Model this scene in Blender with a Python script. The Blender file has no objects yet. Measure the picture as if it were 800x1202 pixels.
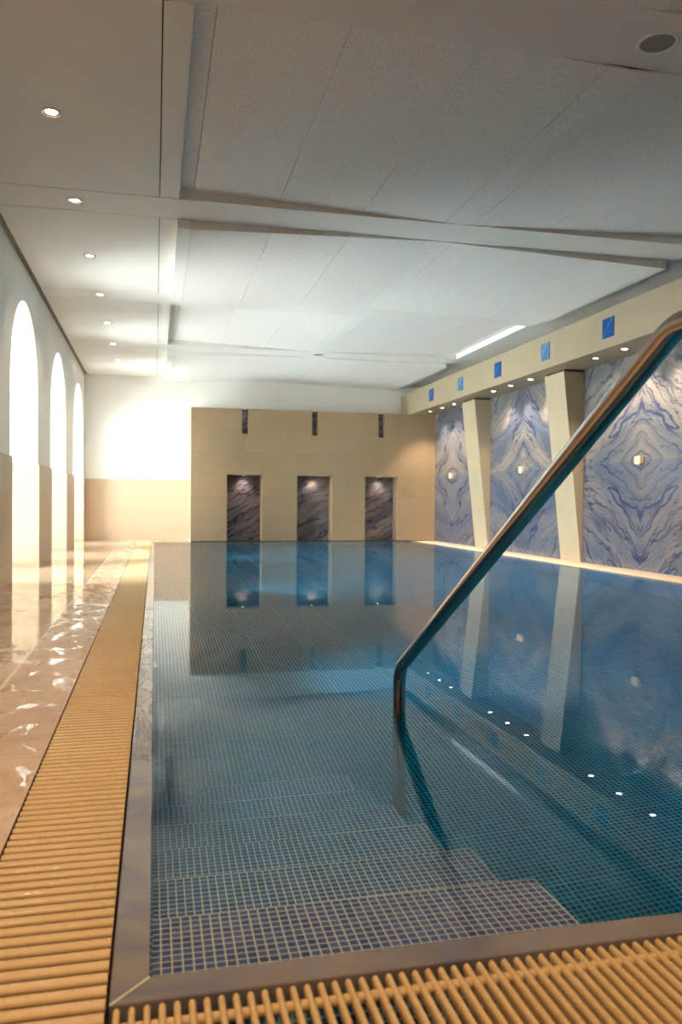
import bpy, bmesh, math, random
from mathutils import Vector, Matrix
random.seed(4)
S = bpy.context.scene
COL = S.collection
PI = math.pi

# ------------------------------------------------------------------ node helpers
class NT:
    def __init__(s, name):
        s.m = bpy.data.materials.new(name); s.m.use_nodes = True
        s.t = s.m.node_tree; s.t.nodes.clear()
        s.out = s.n('ShaderNodeOutputMaterial')
    def n(s, typ, **kw):
        nd = s.t.nodes.new(typ)
        for k, v in kw.items(): setattr(nd, k, v)
        return nd
    def l(s, a, b): s.t.links.new(a, b)
    def put(s, sock, v):
        if v is None: return
        if isinstance(v, bpy.types.NodeSocket): s.l(v, sock)
        else: sock.default_value = v
    def math(s, op, a, b=None, c=None, clamp=False):
        nd = s.n('ShaderNodeMath', operation=op, use_clamp=clamp)
        s.put(nd.inputs[0], a); s.put(nd.inputs[1], b); s.put(nd.inputs[2], c)
        return nd.outputs[0]
    def mix(s, f, a, b, blend='MIX'):
        nd = s.n('ShaderNodeMix', data_type='RGBA', blend_type=blend)
        s.put(nd.inputs[0], f)
        s.put(nd.inputs[6], a if isinstance(a, bpy.types.NodeSocket) else (*a, 1) if len(a) == 3 else a)
        s.put(nd.inputs[7], b if isinstance(b, bpy.types.NodeSocket) else (*b, 1) if len(b) == 3 else b)
        return nd.outputs[2]
    def ramp(s, f, stops, interp='LINEAR'):
        nd = s.n('ShaderNodeValToRGB'); cr = nd.color_ramp; cr.interpolation = interp
        while len(cr.elements) < len(stops): cr.elements.new(0.5)
        for e, (p, c) in zip(cr.elements, stops):
            e.position = p; e.color = (*c, 1) if hasattr(c, '__len__') else (c, c, c, 1)
        s.put(nd.inputs[0], f); return nd.outputs[0]
    def noise(s, vec, scale, detail=4, rough=0.55, dist=0.0, dim='3D'):
        nd = s.n('ShaderNodeTexNoise', noise_dimensions=dim)
        if vec is not None: s.l(vec, nd.inputs['Vector'])
        nd.inputs['Scale'].default_value = scale; nd.inputs['Detail'].default_value = detail
        nd.inputs['Roughness'].default_value = rough; nd.inputs['Distortion'].default_value = dist
        return nd.outputs[0]
    def coord(s, kind='Object'):
        if kind == 'Pos': return s.n('ShaderNodeNewGeometry').outputs['Position']
        return s.n('ShaderNodeTexCoord').outputs[kind]
    def sep(s, v):
        nd = s.n('ShaderNodeSeparateXYZ'); s.l(v, nd.inputs[0]); return nd.outputs
    def comb(s, x=0, y=0, z=0):
        nd = s.n('ShaderNodeCombineXYZ')
        for i, v in enumerate((x, y, z)): s.put(nd.inputs[i], v)
        return nd.outputs[0]
    def bsdf(s, col, rough=0.5, metal=0.0, spec=0.5, bump=None, bstr=0.2, bdist=0.01, emis=None, estr=0):
        b = s.n('ShaderNodeBsdfPrincipled')
        s.put(b.inputs['Base Color'], col if isinstance(col, bpy.types.NodeSocket) else (*col, 1))
        s.put(b.inputs['Roughness'], rough); s.put(b.inputs['Metallic'], metal)
        s.put(b.inputs['Specular IOR Level'], spec)
        if bump is not None:
            bn = s.n('ShaderNodeBump'); bn.inputs['Strength'].default_value = bstr
            bn.inputs['Distance'].default_value = bdist
            s.l(bump, bn.inputs['Height']); s.l(bn.outputs[0], b.inputs['Normal'])
        if emis:
            b.inputs['Emission Color'].default_value = (*emis, 1); b.inputs['Emission Strength'].default_value = estr
        s.l(b.outputs[0], s.out.inputs[0]); s.b = b
        return s.m

def plain(name, col, rough=0.5, metal=0.0, spec=0.5, var=0.06, scale=8.0):
    t = NT(name)
    n = t.noise(t.coord('Pos'), scale, 5)
    c = t.mix(t.math('MULTIPLY', n, 1.0), tuple(x*(1-var) for x in col), tuple(min(1, x*(1+var)) for x in col))
    return t.bsdf(c, rough, metal, spec)

def emitter(name, col, strength):
    t = NT(name); e = t.n('ShaderNodeEmission')
    e.inputs[0].default_value = (*col, 1); e.inputs[1].default_value = strength
    t.l(e.outputs[0], t.out.inputs[0]); return t.m

# ------------------------------------------------------------------ materials
def stone_blocks(name, base, w, h, off=0.5, joint=0.0022, jcol=0.72, rough=0.45, var=0.10, ox=0.0, oy=0.0, gloss=0.4):
    """limestone slabs: joints from the UV map (metres), cloudy tone, fossil flecks"""
    t = NT(name); uv = t.coord('UV')
    mp = t.n('ShaderNodeMapping'); t.l(uv, mp.inputs[0]); mp.inputs['Location'].default_value = (ox, oy, 0)
    br = t.n('ShaderNodeTexBrick'); t.l(mp.outputs[0], br.inputs[0])
    br.offset = off; br.squash = 1
    br.inputs['Color1'].default_value = (0, 0, 0, 1); br.inputs['Color2'].default_value = (1, 1, 1, 1)
    br.inputs['Mortar'].default_value = (.5, .5, .5, 1)
    br.inputs['Scale'].default_value = 1; br.inputs['Mortar Size'].default_value = joint
    br.inputs['Mortar Smooth'].default_value = 0.1
    br.inputs['Brick Width'].default_value = w; br.inputs['Row Height'].default_value = h
    pos = t.coord('Pos')
    cloud = t.noise(pos, 2.2, 6, .6, .4)
    fleck = t.noise(pos, 28, 4, .65)
    tone = t.math('ADD', t.math('MULTIPLY', t.sep(br.outputs['Color'])[0], .5), t.math('MULTIPLY', cloud, .9))
    c = t.ramp(tone, [(.15, tuple(x*(1-var) for x in base)), (.5, base), (.95, (base[0]*(1+var*.5), base[1]*(1+var*.3), base[2]*(1+var*.1)))])
    fm = t.ramp(fleck, [(.62, 0), (.72, .30)])
    c = t.mix(fm, c, (base[0]*.78, base[1]*.72, base[2]*.66))
    fm2 = t.ramp(t.noise(pos, 3.4, 5, .6, .6), [(.56, 0), (.72, .28)])
    c = t.mix(fm2, c, (base[0]*.9, base[1]*.78, base[2]*.62))
    c = t.mix(br.outputs['Fac'], c, tuple(x*jcol for x in base))
    return t.bsdf(c, rough, 0, gloss, bump=t.math('SUBTRACT', t.math('MULTIPLY', fleck, .15), br.outputs['Fac']), bstr=.25, bdist=.002)

M = {}
M['limestone'] = stone_blocks('limestone blocks', (.325, .232, .138), .70, .437, .5, var=.20, ox=-.67, oy=.0)
M['limestone_plain'] = stone_blocks('limestone fascia', (.30, .24, .155), 2.4, 9.0, .0, oy=3)
M['limestone_fin'] = stone_blocks('limestone fin', (.35, .285, .19), 9, .69, .0, ox=4)
M['dado'] = stone_blocks('limestone dado', (.55, .42, .295), .84, .335, .5, oy=-.2, joint=.0018)

def plaster(name, col, bs=.15):
    t = NT(name); p = t.coord('Pos')
    n = t.noise(p, 1.3, 6, .6, .5); g = t.noise(p, 160, 2)
    c = t.mix(n, tuple(x*.93 for x in col), tuple(min(1, x*1.04) for x in col))
    return t.bsdf(c, .85, 0, .25, bump=t.math('ADD', g, t.math('MULTIPLY', n, 2.0)), bstr=bs, bdist=.003)
M['plaster'] = plaster('white lime plaster', (.85, .84, .79))

def acoustic():
    t = NT('fine grained acoustic plaster'); p = t.coord('Pos')
    g = t.noise(p, 95, 3, .7); n = t.noise(p, .8, 3)
    c = t.mix(t.ramp(g, [(.36, 0), (.64, 1)]), (.66, .645, .61), (.90, .89, .86))
    c = t.mix(t.math('MULTIPLY', n, .15), c, (.70, .67, .62))
    return t.bsdf(c, .9, 0, .15, bump=g, bstr=.25, bdist=.002)
M['acoustic'] = acoustic()
M['ceiling'] = plaster('smooth ceiling paint', (.76, .74, .70), .05)
M['gap'] = plain('dark shadow gap', (.06, .045, .035), .9, 0, .1)
M['cove'] = plain('brown shadow gap trim', (.23, .18, .15), .8, 0, .2)

def mosaic(name, cols, grout, pitch=.0225, gw=.10, sheet=.36, bold=True):
    t = NT(name); x, y, z = t.sep(t.coord('UV'))[:3]
    def cell(c): return t.math('DIVIDE', c, pitch)
    cx, cy = cell(x), cell(y)
    def edge(c):
        f = t.math('FRACT', c); return t.math('MINIMUM', f, t.math('SUBTRACT', 1.0, f))
    e = t.math('MINIMUM', edge(cx), edge(cy))
    mr = t.n('ShaderNodeMapRange'); t.l(e, mr.inputs[0])
    mr.inputs[1].default_value = gw*.75; mr.inputs[2].default_value = gw*1.2; mr.inputs[3].default_value = 1; mr.inputs[4].default_value = 0
    g = mr.outputs[0]
    if bold:
        def bedge(c):
            f = t.math('FRACT', t.math('DIVIDE', c, sheet)); return t.math('MULTIPLY', t.math('MINIMUM', f, t.math('SUBTRACT', 1.0, f)), sheet)
        b = t.math('LESS_THAN', t.math('MINIMUM', bedge(x), bedge(y)), .0032)
        g = t.math('MAXIMUM', g, b)
    wn = t.n('ShaderNodeTexWhiteNoise', noise_dimensions='2D')
    t.l(t.comb(t.math('FLOOR', cx), t.math('FLOOR', cy), 0), wn.inputs['Vector'])
    k = len(cols)
    c = t.ramp(wn.outputs['Value'], [(i/(k-1), cc) for i, cc in enumerate(cols)])
    hz = t.noise(t.coord('UV'), 55, 3, .6)
    c = t.mix(t.math('MULTIPLY', hz, .35), c, (.10, .15, .24))
    wv = t.n('ShaderNodeTexWhiteNoise', noise_dimensions='2D')
    t.l(t.comb(t.math('FLOOR', t.math('DIVIDE', x, .34)), t.math('FLOOR', t.math('DIVIDE', y, .34)), 3), wv.inputs['Vector'])
    c = t.mix(t.math('MULTIPLY', wv.outputs['Value'], .22), c, (.03, .10, .20))
    c = t.mix(g, c, grout)
    return t.bsdf(c, .25, 0, .3)
BL = [(.006, .045, .12), (.012, .085, .20), (.03, .15, .30), (.01, .06, .16), (.04, .18, .31), (.015, .10, .24), (.06, .21, .30)]
M['tile'] = mosaic('blue glass mosaic', BL, (.36, .66, .56))
BS = [(.025, .045, .20), (.045, .085, .34), (.085, .14, .46), (.03, .06, .27), (.12, .17, .46), (.055, .095, .38), (.18, .22, .48)]
M['tile_step'] = mosaic('blue anti slip mosaic', BS, (.93, .92, .80), pitch=.0187, bold=False, gw=.072)
M['grout'] = plain('pale grout', (.78, .75, .62), .7)

def water():
    t = NT('clear pool water')
    b = t.n('ShaderNodeBsdfGlass'); b.inputs['IOR'].default_value = 1.333; b.inputs['Roughness'].default_value = 0
    b.inputs['Color'].default_value = (1, 1, 1, 1)
    v = t.n('ShaderNodeVolumeAbsorption'); v.inputs['Color'].default_value = (.0, .75, .90, 1); v.inputs['Density'].default_value = .85
    rf = t.n('ShaderNodeBsdfRefraction'); rf.inputs['IOR'].default_value = 1.333; rf.inputs['Roughness'].default_value = 0
    mx = t.n('ShaderNodeMixShader'); mx.inputs[0].default_value = .22   # the calm surface mirrors weakly, as through a polarising filter
    t.l(b.outputs[0], mx.inputs[1]); t.l(rf.outputs[0], mx.inputs[2])
    t.l(mx.outputs[0], t.out.inputs[0]); t.l(v.outputs[0], t.out.inputs[1])
    return t.m
M['water'] = water()

def marble_book(name, seed, warm=.5):
    """blue quartzite, vein field mirrored about the panel's two centre lines (bookmatched slabs); object x = along wall, z = up"""
    t = NT(name); x, y, z = t.sep(t.coord('Object'))[:3]
    u = t.math('ABSOLUTE', y); v = t.math('ABSOLUTE', z)
    uv = t.comb(u, v, seed)
    n1 = t.noise(uv, 1.3, 3, .5); n2 = t.noise(uv, 4.5, 5, .6)
    # w grows away from the centre: level lines fall away from the seam and flatten
    w = t.math('ADD', t.math('MULTIPLY', v, 1.0), t.math('MULTIPLY', t.math('POWER', t.math('ADD', u, .02), .82), .62))
    w = t.math('ADD', w, t.math('MULTIPLY', t.math('SUBTRACT', n1, .5), .50))
    w = t.math('ADD', w, t.math('MULTIPLY', t.math('SUBTRACT', n2, .5), .15))
    along = t.math('SUBTRACT', u, t.math('MULTIPLY', v, .45))
    q = t.comb(t.math('MULTIPLY', along, .55), t.math('MULTIPLY', w, 1.9), seed*1.7)
    band = t.noise(q, 1.0, 3, .55, .2)
    tone = t.ramp(band, [(.24, (.06, .085, .15)), (.38, (.095, .118, .165)), (.48, (.15, .158, .17)), (.60, (.23, .21, .19)), (.72, (.28, .245, .205)), (.84, (.125, .14, .165))])
    low = t.math('LESS_THAN', z, 0)     # blue light from pool and daylight, painted into the lower slabs' colour
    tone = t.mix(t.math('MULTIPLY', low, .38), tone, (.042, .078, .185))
    q2 = t.comb(t.math('MULTIPLY', along, 2.6), t.math('MULTIPLY', w, 17), seed+3.)
    fine = t.noise(q2, 1.0, 4, .6, .1)
    tone = t.mix(t.ramp(fine, [(.50, 0), (.80, .35)]), tone, (.08, .095, .16))
    tone = t.mix(t.ramp(fine, [(.22, .35), (.42, 0)]), tone, (.29, .28, .28))
    def vein(sx, sw, sd, wid, det=2):
        f = t.noise(t.comb(t.math('MULTIPLY', along, sx), t.math('MULTIPLY', w, sw), sd), 1.0, det, .5, .1)
        d = t.math('ABSOLUTE', t.math('SUBTRACT', f, .5))
        return t.ramp(d, [(0, 1), (wid, .6), (wid*2.0, 0)])
    thick = t.ramp(t.noise(uv, 1.6, 2), [(.34, .3), (.52, 1)])
    tone = t.mix(t.math('MULTIPLY', vein(.45, 2.6, seed+9, .010), thick), tone, (.006, .022, .11))
    tone = t.mix(t.math('MULTIPLY', vein(.7, 4.6, seed+17, .007), .85), tone, (.016, .028, .085))
    tone = t.mix(t.math('MULTIPLY', vein(1.0, 9, seed+31, .008), .8), tone, (.055, .055, .09))
    rust = t.ramp(t.noise(uv, 2.6, 5, .65), [(.60, 0), (.74, warm)])
    tone = t.mix(rust, tone, (.27, .18, .12))
    grain = t.noise(t.comb(t.math('MULTIPLY', u, 1.), v, seed), 60, 3, .7)
    tone = t.mix(t.ramp(grain, [(.35, .25), (.6, 0)]), tone, (.10, .12, .20))
    tone = t.mix(1.0, tone, (.80, .77, .72), 'MULTIPLY')
    return t.bsdf(tone, .13, 0, .5)
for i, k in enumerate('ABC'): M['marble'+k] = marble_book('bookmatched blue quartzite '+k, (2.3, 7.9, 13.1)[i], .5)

def marble_diag(name, seed):
    t = NT(name); x, y, z = t.sep(t.coord('Object'))[:3]
    p = t.comb(x, z, seed)
    n1 = t.noise(p, 2.2, 4, .55)
    w = t.math('ADD', t.math('SUBTRACT', z, t.math('MULTIPLY', x, .55)), t.math('MULTIPLY', t.math('SUBTRACT', n1, .5), .30))
    a = t.math('ADD', x, t.math('MULTIPLY', z, .5))
    band = t.noise(t.comb(t.math('MULTIPLY', a, .8), t.math('MULTIPLY', w, 3.6), seed), 1, 4, .55, .2)
    c = t.ramp(band, [(.28, (.06, .06, .10)), (.42, (.13, .115, .125)), (.52, (.20, .165, .16)), (.64, (.28, .20, .165)), (.75, (.15, .135, .16))])
    def vein(sx, sw, sd, wid):
        f = t.noise(t.comb(t.math('MULTIPLY', a, sx), t.math('MULTIPLY', w, sw), sd), 1, 4, .55, .1)
        return t.ramp(t.math('ABSOLUTE', t.math('SUBTRACT', f, .5)), [(0, 1), (wid, .5), (wid*2, 0)])
    c = t.mix(vein(.6, 3.6, seed+4, .010), c, (.018, .022, .07))
    c = t.mix(t.math('MULTIPLY', vein(.9, 7, seed+8, .008), .6), c, (.04, .035, .05))
    return t.bsdf(c, .2, 0, .5)
for i in range(3): M['niche%d' % i] = marble_diag('dark veined quartzite %d' % i, 3.1+5*i)
M['inlay0'] = plain('saturated blue stone', (.004, .065, .23), .5, spec=.15, var=.35, scale=18)
M['inlay1'] = plain('pale blue veined stone', (.055, .15, .28), .5, spec=.15, var=.5, scale=24)
M['inlay_vein'] = plain('pale vein in stone', (.45, .55, .75), .4)

def coping():
    t = NT('honed grey quartzite with blue veins'); p = t.coord('Pos')
    n = t.noise(p, 2.0, 5, .6, .6); n2 = t.noise(p, 1.7, 3, .5, .6)
    c = t.ramp(n, [(.3, (.17, .145, .13)), (.55, (.235, .205, .19)), (.75, (.29, .265, .26))])
    v = t.ramp(t.math('ABSOLUTE', t.math('SUBTRACT', n2, .5)), [(0, .55), (.03, .25), (.09, 0)])
    c = t.mix(v, c, (.10, .12, .22))
    r = t.ramp(t.noise(p, 9, 3), [(.4, .10), (.6, .2)])
    x, y, z = t.sep(p)[:3]
    fn = t.noise(t.comb(t.math('MULTIPLY', x, 26), t.math('MULTIPLY', y, 5.5), 0), 1.0, 3, .6, .5)
    rim = t.ramp(t.math('ABSOLUTE', t.math('SUBTRACT', fn, .5)), [(0, 1), (.010, .8), (.024, 0)])   # edge of the overflow film
    zone = t.math('MULTIPLY', t.math('GREATER_THAN', y, 2.5), t.math('LESS_THAN', y, 6.5))
    rim = t.math('MULTIPLY', rim, zone)
    return t.bsdf(t.mix(t.math('MULTIPLY', rim, .45), c, (.10, .09, .08)), r, 0, .6, bump=rim, bstr=.5, bdist=.004)
M['coping'] = coping()

def deck():
    t = NT('wet limestone paving'); p = t.coord('Pos'); x, y, z = t.sep(p)[:3]
    n = t.noise(p, 2.4, 6, .62, .5); f = t.noise(p, 15, 6, .7)
    c = t.ramp(n, [(.3, (.46, .30, .185)), (.5, (.60, .435, .29)), (.72, (.72, .57, .42))])
    c = t.mix(t.ramp(f, [(.50, 0), (.66, .6)]), c, (.38, .235, .135))
    # joints
    def j(cn, per, off, wid):
        q = t.math('FRACT', t.math('DIVIDE', t.math('ADD', cn, off), per))
        return t.math('LESS_THAN', t.math('MULTIPLY', t.math('MINIMUM', q, t.math('SUBTRACT', 1., q)), per), wid)
    jy = j(y, .92, .13, .0022)
    c = t.mix(t.math('MULTIPLY', jy, .8), c, (.30, .21, .14))
    jx = t.math('LESS_THAN', t.math('ABSOLUTE', t.math('ADD', x, .63)), .008)
    c = t.mix(jx, c, (.86, .80, .70))
    # a film of water over the stone, breaking into lobed puddles nearer the camera
    pd = t.noise(t.comb(t.math('MULTIPLY', x, 1.6), t.math('MULTIPLY', y, .9), 0), 6.0, 7, .66, .6)
    def rise(v, a, b):
        mr = t.n('ShaderNodeMapRange', interpolation_type='SMOOTHSTEP'); t.l(v, mr.inputs[0])
        mr.inputs[1].default_value = a; mr.inputs[2].default_value = b; return mr.outputs[0]
    lvl = t.math('ADD', pd, t.math('MULTIPLY', rise(y, 3.5, 8), .13))
    lvl = t.math('ADD', lvl, t.math('MULTIPLY', t.math('MULTIPLY', t.math('LESS_THAN', x, -.63), rise(y, 3.4, 5.5)), .20))
    wet = t.ramp(lvl, [(.56, 0), (.585, 1)])
    rough = t.math('SUBTRACT', .46, t.math('MULTIPLY', wet, .40))
    f2 = t.noise(p, 20, 5, .7, .4)
    h = t.math('ADD', t.math('MULTIPLY', wet, 1.0), t.math('MULTIPLY', t.math('MULTIPLY', f2, t.math('SUBTRACT', 1., wet)), 1.6))
    h = t.math('SUBTRACT', h, t.math('MULTIPLY', t.math('MAXIMUM', jx, jy), .5))
    return t.bsdf(c, rough, 0, .6, bump=h, bstr=.35, bdist=.004)
M['deck'] = deck()
def grate_mat():
    t = NT('sand coloured grating'); p = t.coord('Pos')
    n = t.noise(p, 5, 4); sp = t.noise(p, 90, 2)
    c = t.mix(n, (.58, .40, .195), (.70, .50, .26))
    return t.bsdf(c, t.ramp(sp, [(.45, .45), (.65, .22)]), 0, .4, bump=sp, bstr=.06)
M['grate'] = grate_mat()
M['steel'] = NT('brushed stainless steel').bsdf((.56, .53, .50), .17, 1.0)
M['white_metal'] = plain('white lacquer', (.78, .77, .74), .35)
M['ring'] = plain('satin chrome ring', (.62, .60, .57), .25, .9)
M['mesh'] = None
def mesh_mat():
    t = NT('grey perforated grille'); x, y, z = t.sep(t.coord('Pos'))[:3]
    def d(c): return t.math('ABSOLUTE', t.math('SUBTRACT', t.math('FRACT', t.math('MULTIPLY', c, 220)), .5))
    h = t.math('LESS_THAN', t.math('ADD', d(x), d(y)), .42)
    return t.bsdf(t.mix(h, (.30, .29, .27), (.09, .085, .08)), .5)
M['mesh'] = mesh_mat()
M['lampbody'] = plain('cream lamp housing', (.50, .43, .31), .6, spec=.2)
M['bulb'] = emitter('warm lamp glow', (1, .88, .70), 30)
M['bulb_day'] = emitter('neutral lamp glow', (1, .90, .72), 22)
M['bulb_pool_added'] = emitter('added pool lamp glow', (.8, .95, 1), 6)  # lens glow of the lamps added under water
M['frame'] = plain('pale window frame', (.72, .70, .66), .5)
def glass():
    t = NT('clear window glass')
    tr = t.n('ShaderNodeBsdfTransparent'); gl = t.n('ShaderNodeBsdfGlossy'); gl.inputs['Roughness'].default_value = .02
    fr = t.n('ShaderNodeFresnel'); mx = t.n('ShaderNodeMixShader')
    t.l(fr.outputs[0], mx.inputs[0]); t.l(tr.outputs[0], mx.inputs[1]); t.l(gl.outputs[0], mx.inputs[2]); t.l(mx.outputs[0], t.out.inputs[0])
    return t.m
M['glass'] = glass()
M['terrace'] = plain('pale terrace paving', (.74, .74, .72), .9)
M['black'] = plain('dark gutter channel', (.045, .035, .025), .8, 0, .2)

# ------------------------------------------------------------------ mesh helpers
class MB:
    def __init__(s): s.v = []; s.f = []; s.sm = []
    def add(s, vs, fs, smooth=False):
        o = len(s.v); s.v += [tuple(p) for p in vs]
        s.f += [tuple(i+o for i in f) for f in fs]; s.sm += [smooth]*len(fs); return s
    def box(s, x0, x1, y0, y1, z0, z1):
        return s.add([(x0,y0,z0),(x1,y0,z0),(x1,y1,z0),(x0,y1,z0),(x0,y0,z1),(x1,y0,z1),(x1,y1,z1),(x0,y1,z1)],
                     [(0,3,2,1),(4,5,6,7),(0,1,5,4),(1,2,6,5),(2,3,7,6),(3,0,4,7)])
    def cbox(s, x0, x1, y0, y1, z0, z1, b=.004):
        bm = bmesh.new(); bmesh.ops.create_cube(bm, size=1)
        for v in bm.verts: v.co = (x0+(v.co.x+.5)*(x1-x0), y0+(v.co.y+.5)*(y1-y0), z0+(v.co.z+.5)*(z1-z0))
        bmesh.ops.bevel(bm, geom=list(bm.edges), offset=b, segments=2, profile=.5, affect='EDGES')
        bm.verts.index_update()
        s.add([v.co for v in bm.verts], [[v.index for v in f.verts] for f in bm.faces]); bm.free(); return s
    def prism(s, poly, axis, a0, a1):
        """poly: 2-D outline; axis 'x' -> (y,z), 'y' -> (x,z), 'z' -> (x,y)"""
        def P(p, a): return {'x': (a, p[0], p[1]), 'y': (p[0], a, p[1]), 'z': (p[0], p[1], a)}[axis]
        n = len(poly); vs = [P(p, a0) for p in poly]+[P(p, a1) for p in poly]
        fs = [tuple(range(n)), tuple(range(2*n-1, n-1, -1))]+[(i, i+n, (i+1) % n+n, (i+1) % n) for i in range(n)]
        return s.add(vs, fs)
    def tube(s, pts, r, seg=12, caps=True):
        pts = [Vector(p) for p in pts]; n = len(pts); vs = []; up = None
        for i, p in enumerate(pts):
            d = (pts[min(i+1, n-1)]-pts[max(i-1, 0)]).normalized()
            if up is None:
                up = Vector((1, 0, 0)) if abs(d.x) < .9 else Vector((0, 0, 1))
            a = (up-d*up.dot(d)).normalized(); b = d.cross(a); up = a
            vs += [p+(a*math.cos(2*PI*k/seg)+b*math.sin(2*PI*k/seg))*r for k in range(seg)]
        fs = [(i*seg+k, i*seg+(k+1) % seg, (i+1)*seg+(k+1) % seg, (i+1)*seg+k) for i in range(n-1) for k in range(seg)]
        s.add(vs, fs, True)
        if caps:
            s.add(vs[:seg], [tuple(range(seg-1, -1, -1))]); s.add(vs[-seg:], [tuple(range(seg))])
        return s
    def lathe(s, prof, c=(0, 0, 0), seg=32, smooth=True):
        """profile (r, z) revolved about the vertical through c"""
        n = len(prof); vs = [(c[0]+r*math.cos(2*PI*k/seg), c[1]+r*math.sin(2*PI*k/seg), c[2]+z) for r, z in prof for k in range(seg)]
        fs = [(i*seg+k, i*seg+(k+1) % seg, (i+1)*seg+(k+1) % seg, (i+1)*seg+k) for i in range(n-1) for k in range(seg)]
        return s.add(vs, fs, smooth)
    def disc(s, c, r, seg=28, down=True):
        vs = [(c[0]+r*math.cos(2*PI*k/seg), c[1]+r*math.sin(2*PI*k/seg), c[2]) for k in range(seg)]
        return s.add(vs, [tuple(range(seg-1, -1, -1)) if down else tuple(range(seg))])
    def cells(s, xs, zs, solid, y0, y1):
        """solid cells of an (x,z) grid extruded in y; shared faces left out"""
        nx, nz = len(xs)-1, len(zs)-1
        on = lambda i, k: 0 <= i < nx and 0 <= k < nz and solid(i, k)
        for i in range(nx):
            for k in range(nz):
                if not on(i, k): continue
                a, b, c, d = xs[i], xs[i+1], zs[k], zs[k+1]
                s.add([(a,y0,c),(b,y0,c),(b,y0,d),(a,y0,d)], [(0,1,2,3)]); s.add([(a,y1,c),(b,y1,c),(b,y1,d),(a,y1,d)], [(3,2,1,0)])
                if not on(i-1, k): s.add([(a,y0,c),(a,y0,d),(a,y1,d),(a,y1,c)], [(0,1,2,3)])
                if not on(i+1, k): s.add([(b,y0,c),(b,y1,c),(b,y1,d),(b,y0,d)], [(0,1,2,3)])
                if not on(i, k-1): s.add([(a,y0,c),(a,y1,c),(b,y1,c),(b,y0,c)], [(0,1,2,3)])
                if not on(i, k+1): s.add([(a,y0,d),(b,y0,d),(b,y1,d),(a,y1,d)], [(0,1,2,3)])
        return s
    def build(s, name, mat, parent=None, origin=None, uvoff=(0, 0, 0), merge=False):
        me = bpy.data.meshes.new(name)
        o = Vector(origin) if origin else Vector((0, 0, 0))
        me.from_pydata([tuple(Vector(p)-o) for p in s.v], [], s.f)
        me.polygons.foreach_set('use_smooth', s.sm)
        uvl = me.uv_layers.new(name='UVMap').data
        for pl in me.polygons:
            n = pl.normal; ax = max(range(3), key=lambda i: abs(n[i]))
            for li in pl.loop_indices:
                p = me.vertices[me.loops[li].vertex_index].co + o + Vector(uvoff)
                uvl[li].uv = (p.y, p.z) if ax == 0 else (p.x, p.z) if ax == 1 else (p.x, p.y)
        if merge:
            bm = bmesh.new(); bm.from_mesh(me); bmesh.ops.remove_doubles(bm, verts=bm.verts, dist=1e-5)
            bmesh.ops.recalc_face_normals(bm, faces=bm.faces); bm.to_mesh(me); bm.free()
        me.materials.append(mat)
        ob = bpy.data.objects.new(name, me); COL.objects.link(ob)
        if parent is not None:
            ob.parent = parent; ob.location = o-Vector(parent.location) if origin else -Vector(parent.location)
        else: ob.location = o
        return ob

def empty(name, loc):
    o = bpy.data.objects.new(name, None); COL.objects.link(o); o.location = loc; o.empty_display_size = .1; return o
def tag(o, label=None, cat=None, group=None, kind=None):
    if label: o['label'] = label
    if cat: o['category'] = cat
    if group: o['group'] = group
    if kind: o['kind'] = kind
    return o
def struct(o, label=None, cat=None): return tag(o, label, cat, None, 'structure')
def copy_tree(o, loc):
    c = o.copy(); COL.objects.link(c); c.location = loc
    for ch in o.children:
        d = ch.copy(); COL.objects.link(d); d.parent = c
        for g in ch.children:
            e = g.copy(); COL.objects.link(e); e.parent = d
    return c
def spot(name, loc, target, power, col, size=80, blend=.6, radius=.03, parent=None):
    l = bpy.data.lights.new(name, 'SPOT'); l.energy = power; l.color = col; l.spot_size = math.radians(size); l.spot_blend = blend; l.shadow_soft_size = radius
    o = bpy.data.objects.new(name, l); COL.objects.link(o)
    d = (Vector(target)-Vector(loc)).normalized(); o.rotation_euler = d.to_track_quat('-Z', 'Y').to_euler()
    if parent is not None: o.parent = parent; o.location = Vector(loc)-Vector(parent.location)
    else: o.location = loc
    return o

# ------------------------------------------------------------------ main dimensions (m); water level z = 0, camera over the origin
XL, XW, XP = -1.35, 5.65, 5.10          # left wall, marble wall, pool right edge
Y0, YB, YF = 1.372, 15.80, 16.43        # pool near edge, feature block face, far wall
YN = -3.2                               # wall behind the camera
ZC = 3.25
DP = 1.28                               # pool depth

# ---- floor
fl = MB()
fl.box(XL-.5, -.335, YN, YF, -.10, 0)
fl.box(-.335, XW, YN, 1.03, -.10, 0)
fl.box(-.335, .67, YB+.02, YF, -.10, 0)
struct(fl.build('floor', M['deck']))
# ---- gutter channels under the grates
ch = MB()
ch.box(-.335, -.067, 1.03, YB+.02, -.22, -.10); ch.box(-.067, XW, 1.03, 1.302, -.22, -.10); ch.box(5.17, XW, 1.302, YB, -.22, -.10)
ch.box(-.337, -.332, 1.03, YB+.02, -.12, -.004); ch.box(-.335, XW, 1.025, 1.03, -.12, -.004)
struct(ch.build('gutter_channel', M['black']))

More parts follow.
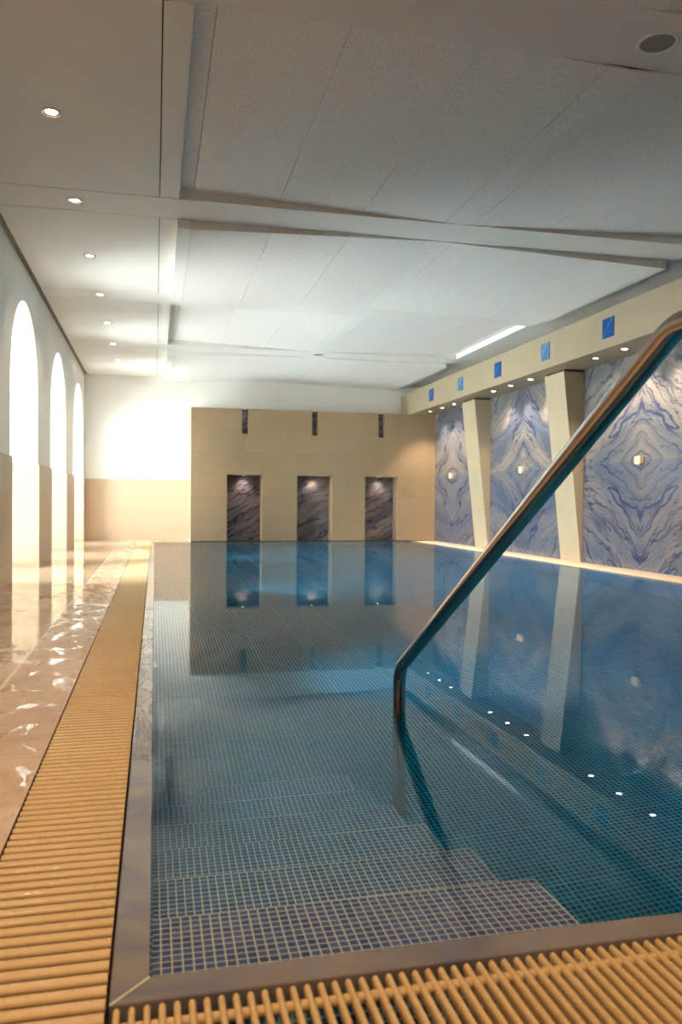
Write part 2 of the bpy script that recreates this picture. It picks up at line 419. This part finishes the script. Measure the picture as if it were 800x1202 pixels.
# ---- pool basin (walls and bottom) and steps
pb = MB()
pb.box(-.05, XP+.05, Y0-.05, YB+.3, -DP-.1, -DP)
pb.box(-.06, 0, Y0-.06, YB+.02, -DP, -.02); pb.box(XP, XP+.06, Y0-.06, YB+.02, -DP, -.02)
pb.box(0, XP, Y0-.06, Y0, -DP, -.02); pb.box(0, XP, YB+.0, YB+.06, -DP, -.02)
struct(pb.build('pool_basin', M['tile'], uvoff=(.02, -.055, 0)))
stp = empty('pool_steps', (.4, 2.0, -DP))
tag(stp, 'flight of blue mosaic steps with pale edge lines leading down into the pool', 'steps')
fronts = [1.582, 1.937, 2.292, 2.640, 2.984, 3.324]
for k, yf in enumerate(fronts):
    yb = Y0 if k == 0 else fronts[k-1]
    zt = -.022-.21*k
    m = MB(); m.box(.0, .80, yb, yf, -DP, zt)
    st = m.build('step', M['tile_step'], stp, uvoff=(-.80+.0187*50, .0187*200-yf, -zt+.0187*100))
    n = MB(); n.box(.0, .8008, yf-.0030, yf+.0008, zt-.0030, zt+.0006); n.box(.797, .8008, yb, yf-.003, zt-.0030, zt+.0006)
    e = n.build('step_edge', M['grout']); e.parent = st; e.location = -Vector(st.location)-Vector(stp.location)
    tag(e, 'pale grout line along the step edge')
# ---- water
w = MB(); w.box(-.003, XP+.003, Y0-.003, YB+.003, -DP-.01, 0)
wa = w.build('pool_water', M['water'])
tag(wa, 'still clear blue-green water filling the tiled pool', 'water', kind='stuff')

# ---- coping stones round the pool
def coping_piece(label, poly):
    m = MB(); m.prism(poly, 'z', -.045, .005)
    o = m.build('coping_stone', M['coping'], merge=True)
    bv = o.modifiers.new('bevel', 'BEVEL'); bv.width = .003; bv.segments = 2; bv.limit_method = 'ANGLE'
    return tag(o, label, 'coping', 'stone coping round the pool')
A = (-.067, 1.302); B = (-.004, Y0-.004)
coping_piece('narrow grey stone coping along the left side of the pool, wet on top', [A, B, (-.004, YB), (-.067, YB)])
coping_piece('grey-brown stone coping across the near end of the pool above the first step', [(-.0655, 1.302), (5.169, 1.302), (XP+.0035, Y0-.004), (-.0025, Y0-.004)])
coping_piece('stone coping along the right pool edge below the marble wall', [(XP+.005, Y0-.0025), (5.17, 1.3045), (5.17, YB), (XP+.005, YB)])
mi = MB(); mi.prism([(-.0665, 1.3025), (-.0625, 1.3025), (-.004, 1.3645), (-.0045, 1.3685)], 'z', .003, .0054)
struct(mi.build('trim_1', M['grout']))

# ---- gutter grates
def slat(m, ax, c, w, h, a0, a1, z1=.0):
    """a bar with a rounded top; ax = running direction"""
    pr = []
    for k in range(7):
        a = PI*k/6; pr.append((math.cos(a)*w/2, -h*.35+math.sin(a)*h*.35))
    pr = [(w*.36, -h)]+pr+[(-w*.36, -h)]
    n0 = len(m.f)
    m.prism([(c+p, z1+q) for p, q in pr], 'x' if ax == 'x' else 'y', a0, a1)
def left_grate(label, y0, y1):
    g = empty('gutter_grate', (-.2, (y0+y1)/2, 0))
    m = MB(); n = int(round((y1-y0)/.037)); p = (y1-y0)/n
    for i in range(n): slat(m, 'x', y0+(i+.5)*p, .0255, .02, -.329, -.073, .003)
    m.build('slat_panel', M['grate'], g)
    for x in (-.29, -.2, -.11):
        r = MB(); r.box(x-.006, x+.006, y0, y1, -.045, -.010); r.build('support_bar', M['black'], g)
    return tag(g, label, 'grate', 'sand coloured gutter gratings')
left_grate('longest left gutter grating section, nearest the camera, of wide sand coloured cross bars', .75, 3.398)
left_grate('short left gutter grating section between two thin cross joints', 3.402, 3.938)
left_grate('left gutter grating section running from the second cross joint to the far wall', 3.942, YB+.6)
g = empty('gutter_grate', (2.5, 1.16, 0)); m = MB(); x = -.0545
while x < 5.15:
    slat(m, 'y', x, .0118, .022, 1.036, 1.293, .004); x += .0233
m.build('slat_panel', M['grate'], g)
r = MB()
for y, z in ((1.256, -.010), (1.08, -.026)):
    r.tube([(-.055, y, z), (5.15, y, z)], .0060, 10)
x = -.0545+.01165
while x < 5.13:
    for y in (1.256,): r.tube([(x-.0055, y, -.0075), (x+.0055, y, -.0075)], .0088, 10)
    x += .0233
r.build('spacer_rod', M['grate'], g)
tag(g, 'gutter grating of slim sand coloured bars in front of the near pool coping', 'grate', 'sand coloured gutter gratings')
g = empty('gutter_grate', (5.3, 8, 0)); m = MB(); y = 1.32; pale = plain('sand grating with painted soffit light', (.74, .60, .42), .4)  # same grating, made paler: soffit light on the ledge is in its colour
while y < YB-.03: slat(m, 'x', y, .0255, .02, 5.176, 5.44, .003); y += .037
m.build('slat_panel', pale, g)
tag(g, 'sand coloured gutter grating along the foot of the marble wall on the right', 'grate', 'sand coloured gutter gratings')
lg = MB(); lg.box(5.445, XW, 1.302, YB+.02, -.10, .004); struct(lg.build('trim_2', M['dado']))

# ---- walls
struct(MB().box(XL-.6, XW+.3, YF, YF+.25, -.3, 3.9).build('wall_far', M['plaster']))
d = MB(); d.box(XL, .67, YF-.02, YF+.001, 0, 1.21); struct(d.build('trim_3', M['dado']))
struct(MB().box(XL-.6, XW+.3, YN-.25, YN, -.3, 3.9).build('wall_back', M['limestone']))
struct(MB().box(XW+.03, XW+.3, YN, YF, -1.5, 3.9).build('wall_right', M['limestone_plain']))
# left wall with three arches
arches = [(8.20, 10.06), (11.25, 13.11), (14.30, 16.16)]
WT = .55; NS = 28
def arch_curve(a, b, zs=1.96):
    r = (b-a)/2; c = (a+b)/2
    return [(a, 0)]+[(c-r*math.cos(PI*k/NS), zs+r*math.sin(PI*k/NS)) for k in range(NS+1)]+[(b, 0)]
wl = MB(); ys = YN
def quad(m, p): m.add(p, [(0, 1, 2, 3)])
for x, fl_ in ((XL, 1), (XL-WT, 0)):
    prev = YN
    for a, b in arches:
        quad(wl, [(x, prev, -.05), (x, a, -.05), (x, a, 3.9), (x, prev, 3.9)])
        cv = arch_curve(a, b)
        for p, q in zip(cv[1:-2], cv[2:-1]): quad(wl, [(x, p[0], p[1]), (x, q[0], q[1]), (x, q[0], 3.9), (x, p[0], 3.9)])
        prev = b
    quad(wl, [(x, prev, -.05), (x, YF, -.05), (x, YF, 3.9), (x, prev, 3.9)])
for a, b in arches:
    cv = arch_curve(a, b)
    for p, q in zip(cv[:-1], cv[1:]): quad(wl, [(XL, p[0], p[1]), (XL-WT, p[0], p[1]), (XL-WT, q[0], q[1]), (XL, q[0], q[1])])
o = struct(wl.build('wall_left', M['plaster'], merge=True))
dd = MB(); edges = [(YN, arches[0][0]), (arches[0][1], arches[1][0]), (arches[1][1], arches[2][0]), (arches[2][1], YF)]
for i, (a, b) in enumerate(edges):
    j0 = .02 if i > 0 else 0; j1 = .02 if i < 3 else 0
    dd.box(XL-WT+.08 if (i > 0 or i < 3) else XL, XL+.02, a-j0 if i > 0 else a, b+j1 if i < 3 else b-.021, 0, 1.21)
struct(dd.build('trim_4', M['dado']))
# windows at the outer face of the wall
for i, (a, b) in enumerate(arches):
    wn = empty('window_%d' % (i+1), (XL-WT+.06, (a+b)/2, 0)); struct(wn)
    def ring(a, b, x, r):
        return [(x, p[0], p[1]+.03) for p in arch_curve(a, b)]
    f = MB(); f.tube([(XL-WT+.06, p[0], p[1]) for p in arch_curve(a+.025, b-.025)], .025, 6)
    f.box(XL-WT+.04, XL-WT+.08, (a+b)/2-.02, (a+b)/2+.02, .02, 2.86)
    f.box(XL-WT+.04, XL-WT+.08, a+.03, b-.03, 1.94, 1.98); f.box(XL-WT+.03, XL-WT+.09, a, b, 0, .05)
    f.build('window_frame', M['frame'], wn)
    p = MB(); cv = arch_curve(a+.03, b-.03); n = len(cv)
    p.prism([(y, max(z, .04)) for y, z in cv], 'x', XL-WT+.056, XL-WT+.064)
    p.build('pane', M['glass'], wn)
struct(MB().box(-60, XL-WT+.0, -40, 60, -.3, -.06).build('ground_terrace', M['terrace']))

# ---- ceiling plate: left strip, cross beams, right strip, with shadow joints
beams = [(.44, .93), (3.57, 4.06), (6.70, 7.17), (9.83, 10.30), (12.96, 13.43)]
cl = MB(); G = .010
bounds = [YN]+[v for b in beams for v in b]+[YF]
for i in range(0, len(bounds), 2):
    a, b = bounds[i]+G, bounds[i+1]-(G if i < len(bounds)-2 else 0)
    cl.box(XL+.05, .024, a, b, ZC, ZC+.14); cl.box(.031, .18, a, b, ZC, ZC+.14)
    cl.box(5.0, XW+.03, a, b, ZC, ZC+.14)
for a, b in beams: cl.box(XL+.05, XW+.03, a, b, ZC, ZC+.14)
cl.box(.18, 5.0, YN, .44, ZC, ZC+.14)
struct(cl.build('ceiling', M['ceiling']))
cg = MB(); cg.box(XL-.3, XW+.3, YN, YF, ZC+.14, ZC+.3); cg.box(XL-.001, .0285, YN, YF, ZC+.03, ZC+.14); cg.box(.0275, .0275+.001, YN, YF, ZC+.01, ZC+.14)
struct(cg.build('ceiling_backing', M['gap']))
cv = MB(); cv.box(XL, XL+.045, YN, YF, ZC-.0, ZC+.14); struct(cv.build('trim_5', M['cove']))
# outside roof so no sky leaks in
struct(MB().box(XL-.7, XW+.5, YN-.4, YF+.4, 3.6, 3.8).build('roof', M['terrace']))

# ---- folded acoustic panels between the beams
seams = [.18, .30, 1.00, 1.72, 2.46, 2.595, 2.73, 3.46, 4.18, 4.89, 5.0]
bays = [(.93, 3.57, -1, 0, .012), (4.06, 6.70, 1, -.02, 0), (7.17, 9.83, -1, 0, 0), (10.30, 12.96, 1, 0, 0), (13.43, YF, -1, 0, 0)]
blabels = ['ceiling panel bay nearest the camera at the very top of the picture',
           'folded ceiling panel with raised sides, between the two nearest cross beams',
           'folded ceiling panel with drooping sides, second bay away from the camera',
           'folded ceiling panel with raised sides, third bay, dark recess at its left end',
           'folded ceiling panel with drooping sides meeting the far wall']
DF = .08
for (ya, yb, sg, c0, c1), lab in zip(bays, blabels):
    m = MB()
    def zz(x, cc):
        if x <= .30: return sg*DF
        if x >= 4.89: return sg*DF
        tt = (x-.30)/2.295 if x < 2.595 else (4.89-x)/2.295
        return sg*DF*(1-tt)+cc*tt
    for i in range(len(seams)-1):
        gl = (0 if i == 5 else .002) if i > 0 else (.004 if sg > 0 else 0); gr = (0 if i == 4 else .002) if i < len(seams)-2 else 0
        x0, x1 = seams[i]+gl, seams[i+1]-gr
        y0, y1 = ya+.001, yb-.001
        zl0, zl1, zr0, zr1 = ZC+zz(seams[i], c0), ZC+zz(seams[i], c1), ZC+zz(seams[i+1], c0), ZC+zz(seams[i+1], c1)
        T = .05 if sg > 0 else .07
        vs = [(x0,y0,zl0),(x1,y0,zr0),(x1,y1,zr1),(x0,y1,zl1)]; vs += [(p[0], p[1], max(p[2]+.012, ZC+.005) if sg < 0 else p[2]+.012) for p in vs]
        m.add(vs, [(0,3,2,1),(4,5,6,7),(0,1,5,4),(1,2,6,5),(2,3,7,6),(3,0,4,7)])
    o = m.build('ceiling_panel', M['acoustic'])
    tag(o, lab, 'ceiling panel', 'folded acoustic panels between the beams')

# ---- feature block with niches and top slots
xs = [.675, 1.372, 1.655, 1.778, 2.060, 2.760, 3.050, 3.167, 3.468, 4.158, 4.430, 4.556, 4.848, XW+.03]
zs = [.012, 1.312, 2.115, 2.606]
nich = {1, 2, 3, 5, 6, 7, 9, 10, 11}; slots = {2, 6, 10}
def sol(i, k):
    if k == 0 and i in nich: return False
    if k == 2 and i in slots: return False
    return True
b = MB(); b.cells(xs, zs, sol, YB, YB+.34); struct(b.build('wall_feature', M['limestone'], merge=True), 'limestone block wall with three niches and three top slots at the far end', 'wall')
b = MB(); b.box(.675, XW+.03, YB+.36, YF, .012, 2.606); struct(b.build('wall_feature_core', M['limestone']))
b = MB(); b.box(.69, XW, YB+.02, YB+.34, -.05, .012); struct(b.build('trim_6', M['black']))
wh = ['left', 'middle', 'right']
for i, (a, c) in enumerate([(1.372, 2.060), (2.760, 3.468), (4.158, 4.848)]):
    cx = (a+c)/2
    o = MB().box(a+.002, c-.002, YB+.325, YB+.342, .0, 1.310).build('niche_cladding', M['niche%d' % i], origin=(cx, YB+.33, .65))
    tag(o, ['brownish veined marble panel in the left niche of the far block', 'grey and blue veined marble panel in the middle niche of the far block', 'darkest purple-grey marble panel in the right niche of the far block'][i], 'marble panel', 'dark marble panels in the niches')
    sx = [(1.655, 1.778), (3.050, 3.167), (4.430, 4.556)][i]
    o = MB().box(sx[0]+.001, sx[1]-.001, YB+.10, YB+.341, 2.116, 2.604).build('marble_strip', M['niche%d' % i], origin=(cx, YB+.10, 2.3))
    tag(o, 'narrow dark marble strip in the top slot above the %s niche' % wh[i], 'marble strip', 'dark marble strips in the slots')
    # niche lamp
    t = empty('niche_lamp', (cx, YB+.20, 1.312))
    MB().lathe([(.045, 0), (.045, -.012), (.036, -.014), (.033, -.006)], (cx, YB+.20, 1.311), 20).build('lamp_ring', M['ring'], t)
    MB().disc((cx, YB+.20, 1.304), .034, 20).build('bulb', M['bulb'], t)
    spot('niche_spot', (cx, YB+.20, 1.295), (cx, YB+.33, .75), 14, (1, .84, .66), 100, .9, .02, t)
    tag(t, 'small bright downlight at the top of the %s niche in the far block' % wh[i], 'downlight', 'niche downlights')

# ---- right side: fascia beam, fins, marble
fb = MB(); fb.box(XP, XW+.03, YN, YF, 2.608, 3.06)
struct(fb.build('wall_fascia', M['limestone_plain']), 'long limestone beam above the marble wall on the right', 'beam')
for lab, (ya, yb) in zip(['tapered limestone fin between the far and middle marble panels', 'tapered limestone fin between the middle and nearest marble panels, crossed by the handrail', 'tapered limestone fin at the near end of the marble wall'],
                         [(12.98, 13.55), (9.875, 10.42), (6.72, 7.25)]):
    p = empty('pillar', (XW, (ya+yb)/2, 0))
    m = MB(); m.prism([(XW+.004, .004), (5.625, .004), (5.345, 2.578), (XW+.004, 2.578)], 'y', ya, yb)
    m.build('shaft', M['limestone_fin'], p, merge=True)
    c = MB(); c.box(5.365, XW+.004, ya+.015, yb-.015, 2.578, 2.609); c.build('shadow_gap', M['gap'], p)
    tag(p, lab, 'pillar', 'tapered limestone fins', 'thing')
mb = [('A', 13.55, 16.04, 14.79, 'far'), ('B', 10.42, 12.98, 11.70, 'middle'), ('C', 7.25, 9.875, 8.55, 'nearest')]
ZM = 1.325
for k, ya, yb, yc, nm in mb:
    t = empty('marble_wall_panel', (XW, yc, ZM))
    for y0, y1 in ((ya, yc-.0012), (yc+.0012, yb)):
        for z0, z1 in ((.004, ZM-.0012), (ZM+.0012, 2.607)):
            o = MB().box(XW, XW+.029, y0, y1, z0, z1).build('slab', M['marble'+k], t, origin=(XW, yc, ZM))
    tag(t, '%s bookmatched blue marble wall panel on the right-hand wall' % nm, 'marble panel', 'bookmatched blue marble wall panels')
    # lamp box at the crossing of the slabs
    t = empty('wall_lamp', (XW-.03, yc, ZM))
    MB().cbox(XW-.055, XW, yc-.062, yc+.062, ZM-.045, ZM+.05, .006).build('lamp_body', M['lampbody'], t)
    MB().box(XW-.045, XW-.008, yc-.045, yc+.045, ZM-.052, ZM-.044).build('lens', M['white_metal'], t)
    tag(t, 'small cream lamp box at the centre of the %s blue marble panel' % nm, 'wall lamp', 'cream lamp boxes on the marble')
# square inlays
names = ['nearest bright blue square inlay on the right limestone beam', 'pale blue square inlay, second nearest on the limestone beam', 'bright blue square inlay in the middle of the limestone beam row',
         'pale blue square inlay, second from the far end of the beam', 'farthest blue square inlay on the limestone beam']
for i, y in enumerate([8.39, 9.925, 11.465, 13.01, 14.50]):
    t = MB().box(XP-.008, XP+.002, y-.118, y+.118, 2.722, 2.95).build('square_inlay', M['inlay%d' % (i % 2)], origin=(XP, y, 2.835))
    v = MB(); r = random.Random(i)
    for q in range(3 if i % 2 else 1):
        a0 = -.09+.06*q
        v.prism([(y+.10-.012*q-a0*.3, 2.735+.05*q), (y+.096-.012*q-a0*.3, 2.74+.05*q), (y-.08+.05*q, 2.935), (y-.076+.05*q, 2.93)], 'x', XP-.0095, XP-.0075)
    e = v.build('vein', M['inlay_vein'], t); e.location = -Vector(t.location)
    tag(t, names[i], 'inlay', 'blue square inlays on the beam')

# ---- downlights
def downlight(name, c, r, mat, label, cat, group, power, col, size=95, tgt=None, depth=.0):
    t = empty(name, c); x, y, z = c
    MB().lathe([(r, .002), (r, -.004), (r*.93, -.008), (r*.74, -.006), (r*.66, .0)], c, 28).build('ring', M['ring'], t)
    MB().disc((x, y, z-.001), r*.60, 24).build('bulb', mat, t)
    spot(name+'_light', (x, y, z-.02), tgt or (x, y, 0), power, col, size, .7, .03, t)
    return tag(t, label, cat, group)
# soffit lights in threes
yl = [15.21, 14.53, 13.91, 12.14, 11.49, 10.83, 9.05, 8.42, 7.76]
pos = ['farthest', 'middle', 'nearest']; pan = ['far', 'middle', 'nearest']
for i, y in enumerate(yl):
    downlight('soffit_downlight', (5.33, y, 2.608), .052, M['bulb'], '%s of three soffit downlights above the %s blue marble panel' % (pos[i % 3], pan[i//3]),
              'downlight', 'soffit downlights over the marble', 120, (1, .80, .60), 105, (5.56, y, 0))
ordn = ['nearest', 'second nearest', 'third from the front', 'middle', 'third from the far wall', 'second from the far wall', 'farthest']
for i, y in enumerate([5.40, 6.94, 8.47, 10.03, 11.60, 13.13, 14.63]):
    downlight('ceiling_downlight', (-.65, y, ZC), .062, M['bulb_day'], '%s round downlight in the row on the left ceiling strip' % ordn[i], 'downlight', 'ceiling downlights over the deck', 35, (1, .80, .56), 110)
for i, y in enumerate([3.82, 2.25, .7, -.85, -2.4]):   # the same row runs on overhead, and a second one over the near end
    spot('ceiling_row_light', (-.65, y, ZC-.02), (-.65, y, 0), 95, (1, .70, .42), 120, .8, .05)
for x in (.9, 2.6, 4.3):
    spot('near_end_light', (x, -.9, ZC-.02), (x, -.6, 0), 85, (1, .70, .42), 130, .8, .06)

# ---- unseen underwater lamps added in the left pool wall for a blue glow
for y, nm in ((4.7, 'nearest'), (8.6, 'middle'), (12.5, 'farthest')):
    t = empty('added_underwater_lamp', (.0, y, -.62))
    m = MB(); m.lathe([(.115, 0), (.115, .012), (.10, .020), (.092, .012)], (0, 0, 0), 32)
    o = m.build('lamp_ring', M['ring'], t); o.location = (0, 0, 0); o.rotation_euler = (0, PI/2, 0)  # ring of the added lamp
    m = MB(); m.lathe([(.093, .010), (.06, .014), (.0005, .016)], (0, 0, 0), 32)
    o = m.build('lens', M['bulb_pool_added'], t); o.location = (0, 0, 0); o.rotation_euler = (0, PI/2, 0)
    spot('added_pool_light', (.03, y, -.62), (5, y+.8, -.30), 420, (.74, 1, 1), 92, 1, .09, t)
    tag(t, 'added round underwater lamp, unseen in the left pool wall, %s of three' % nm, 'added pool lamp', 'added underwater lamps')

t = empty('added_underwater_lamp', (3.3, Y0, -.55))  # unseen lamp added in the near wall to brighten the pool
m = MB(); m.lathe([(.115, 0), (.115, .012), (.10, .020), (.092, .012)], (0, 0, 0), 32)
o = m.build('lamp_ring', M['ring'], t); o.location = (0, 0, 0); o.rotation_euler = (-PI/2, 0, 0)
m = MB(); m.lathe([(.093, .010), (.06, .014), (.0005, .016)], (0, 0, 0), 32)
o = m.build('lens', M['bulb_pool_added'], t); o.location = (0, 0, 0); o.rotation_euler = (-PI/2, 0, 0)
spot('added_pool_light', (3.3, Y0+.03, -.55), (1.6, 6.5, -.9), 180, (.74, 1, 1), 110, 1, .09, t)
tag(t, 'added round underwater lamp, unseen in the near pool wall', 'added pool lamp', 'added underwater lamps')

# ---- round loudspeakers in the beams
for (x, y), lab in (((2.585, 3.81), 'large round grey loudspeaker grille in the ceiling at the top right'), ((2.64, 13.17), 'small far round loudspeaker grille in the cross beam near the far wall')):
    t = empty('ceiling_speaker', (x, y, ZC))
    MB().lathe([(.108, .001), (.108, -.005), (.102, -.010), (.092, -.010), (.088, -.004)], (x, y, ZC), 40).build('rim', M['white_metal'], t)
    MB().lathe([(.089, -.005), (.06, -.0065), (.03, -.0072), (.0005, -.0075)], (x, y, ZC), 40).build('grille', M['mesh'], t)
    tag(t, lab, 'speaker', 'ceiling loudspeakers')

# ---- handrail
def fillet(pts, rads, n=10):
    out = [Vector(pts[0])]
    for i in range(1, len(pts)-1):
        p, a, b = Vector(pts[i]), Vector(pts[i-1]), Vector(pts[i+1]); r = rads[i-1]
        u, v = (a-p).normalized(), (b-p).normalized(); ang = u.angle(v); t = r/math.tan(ang/2)
        bis = (u+v).normalized(); c = p+bis*(r/math.sin(ang/2)); s0, s1 = p+u*t-c, p+v*t-c
        w = s0.angle(s1)
        for k in range(n+1): out.append(c+(s0*math.sin((1-k/n)*w)+s1*math.sin(k/n*w))/math.sin(w))
    out.append(Vector(pts[-1])); return out
XR = .985; RR = .0262
hr = empty('handrail', (XR, 3.155, -DP))
path = fillet([(XR, 3.155, -DP), (XR, 3.165, .115), (XR, 1.385, 1.145), (XR, .80, 1.155), (XR, .80, .005)], [.11, .12, .12])
MB().tube(path, RR, 28).build('tube', M['steel'], hr)
MB().lathe([(.0255, .012), (.031, .010), (.033, .006), (.033, .0)], (XR, 3.155, -DP+.001), 28).build('floor_flange', M['steel'], hr)
MB().lathe([(.03, .018), (.05, .016), (.055, .008), (.055, .0)], (XR, .80, .001), 28).build('deck_flange', M['steel'], hr)
tag(hr, 'polished stainless steel handrail rising from the pool beside the steps', 'handrail')

# ------------------------------------------------------------------ world, daylight
wd = bpy.data.worlds.new('sky'); S.world = wd; wd.use_nodes = True
nt = wd.node_tree; nt.nodes.clear()
bg = nt.nodes.new('ShaderNodeBackground'); ou = nt.nodes.new('ShaderNodeOutputWorld')
tc = nt.nodes.new('ShaderNodeTexCoord'); sx = nt.nodes.new('ShaderNodeSeparateXYZ'); rp = nt.nodes.new('ShaderNodeValToRGB')
nt.links.new(tc.outputs['Generated'], sx.inputs[0]); nt.links.new(sx.outputs[2], rp.inputs[0])
rp.color_ramp.elements[0].position = 0; rp.color_ramp.elements[0].color = (.97, 1, .95, 1)
rp.color_ramp.elements[1].position = .8; rp.color_ramp.elements[1].color = (.84, .96, 1, 1)
nt.links.new(rp.outputs[0], bg.inputs[0]); bg.inputs[1].default_value = 36.0
nt.links.new(bg.outputs[0], ou.inputs[0])
sl = bpy.data.lights.new('sun', 'SUN'); sl.energy = 9; sl.color = (1, .97, .92); sl.angle = math.radians(9)
so = bpy.data.objects.new('sun', sl); COL.objects.link(so); so.location = (-8, 10, 12)
so.rotation_euler = Vector((.60, -.10, -.80)).to_track_quat('-Z', 'Y').to_euler()
for a, b in arches:
    l = bpy.data.lights.new('window_portal', 'AREA'); l.shape = 'RECTANGLE'; l.size = b-a; l.size_y = 2.9
    l.cycles.is_portal = True
    o = bpy.data.objects.new('window_portal', l); COL.objects.link(o); o.location = (XL-WT-.02, (a+b)/2, 1.45)
    o.rotation_euler = Vector((1, 0, 0)).to_track_quat('-Z', 'Z').to_euler()

# ------------------------------------------------------------------ camera
cam = bpy.data.cameras.new('camera'); co = bpy.data.objects.new('camera', cam); COL.objects.link(co); S.camera = co
cam.sensor_fit = 'HORIZONTAL'; cam.sensor_width = 36; cam.lens = 36*943.19/800; cam.clip_start = .02; cam.clip_end = 300
yaw, pitch, roll = .22758, .01285, .00797
Bm = Matrix(((1, 0, 0), (0, 0, -1), (0, 1, 0)))
Ry = Matrix(((math.cos(yaw), 0, -math.sin(yaw)), (0, 1, 0), (math.sin(yaw), 0, math.cos(yaw))))
Rx = Matrix(((1, 0, 0), (0, math.cos(pitch), -math.sin(pitch)), (0, math.sin(pitch), math.cos(pitch))))
Rz = Matrix(((math.cos(roll), -math.sin(roll), 0), (math.sin(roll), math.cos(roll), 0), (0, 0, 1)))
R = Rz @ Rx @ Ry @ Bm
X, Yd, F = R[0], R[1], R[2]
mw = Matrix((( X[0], -Yd[0], -F[0], 0), (X[1], -Yd[1], -F[1], 0), (X[2], -Yd[2], -F[2], .8), (0, 0, 0, 1)))
co.matrix_world = mw
cam.dof.use_dof = True; cam.dof.focus_distance = 3.6; cam.dof.aperture_fstop = 6.3

S.view_settings.view_transform = 'Standard'; S.view_settings.look = 'None'; S.view_settings.gamma = 1
S.view_settings.use_curve_mapping = False; S.view_settings.exposure = 0.0
S.cycles.use_denoising = True
S.cycles.max_bounces = 14; S.cycles.diffuse_bounces = 6; S.cycles.glossy_bounces = 6; S.cycles.transmission_bounces = 10; S.cycles.transparent_max_bounces = 10
S.cycles.caustics_refractive = True; S.cycles.caustics_reflective = True; S.cycles.sample_clamp_indirect = 80
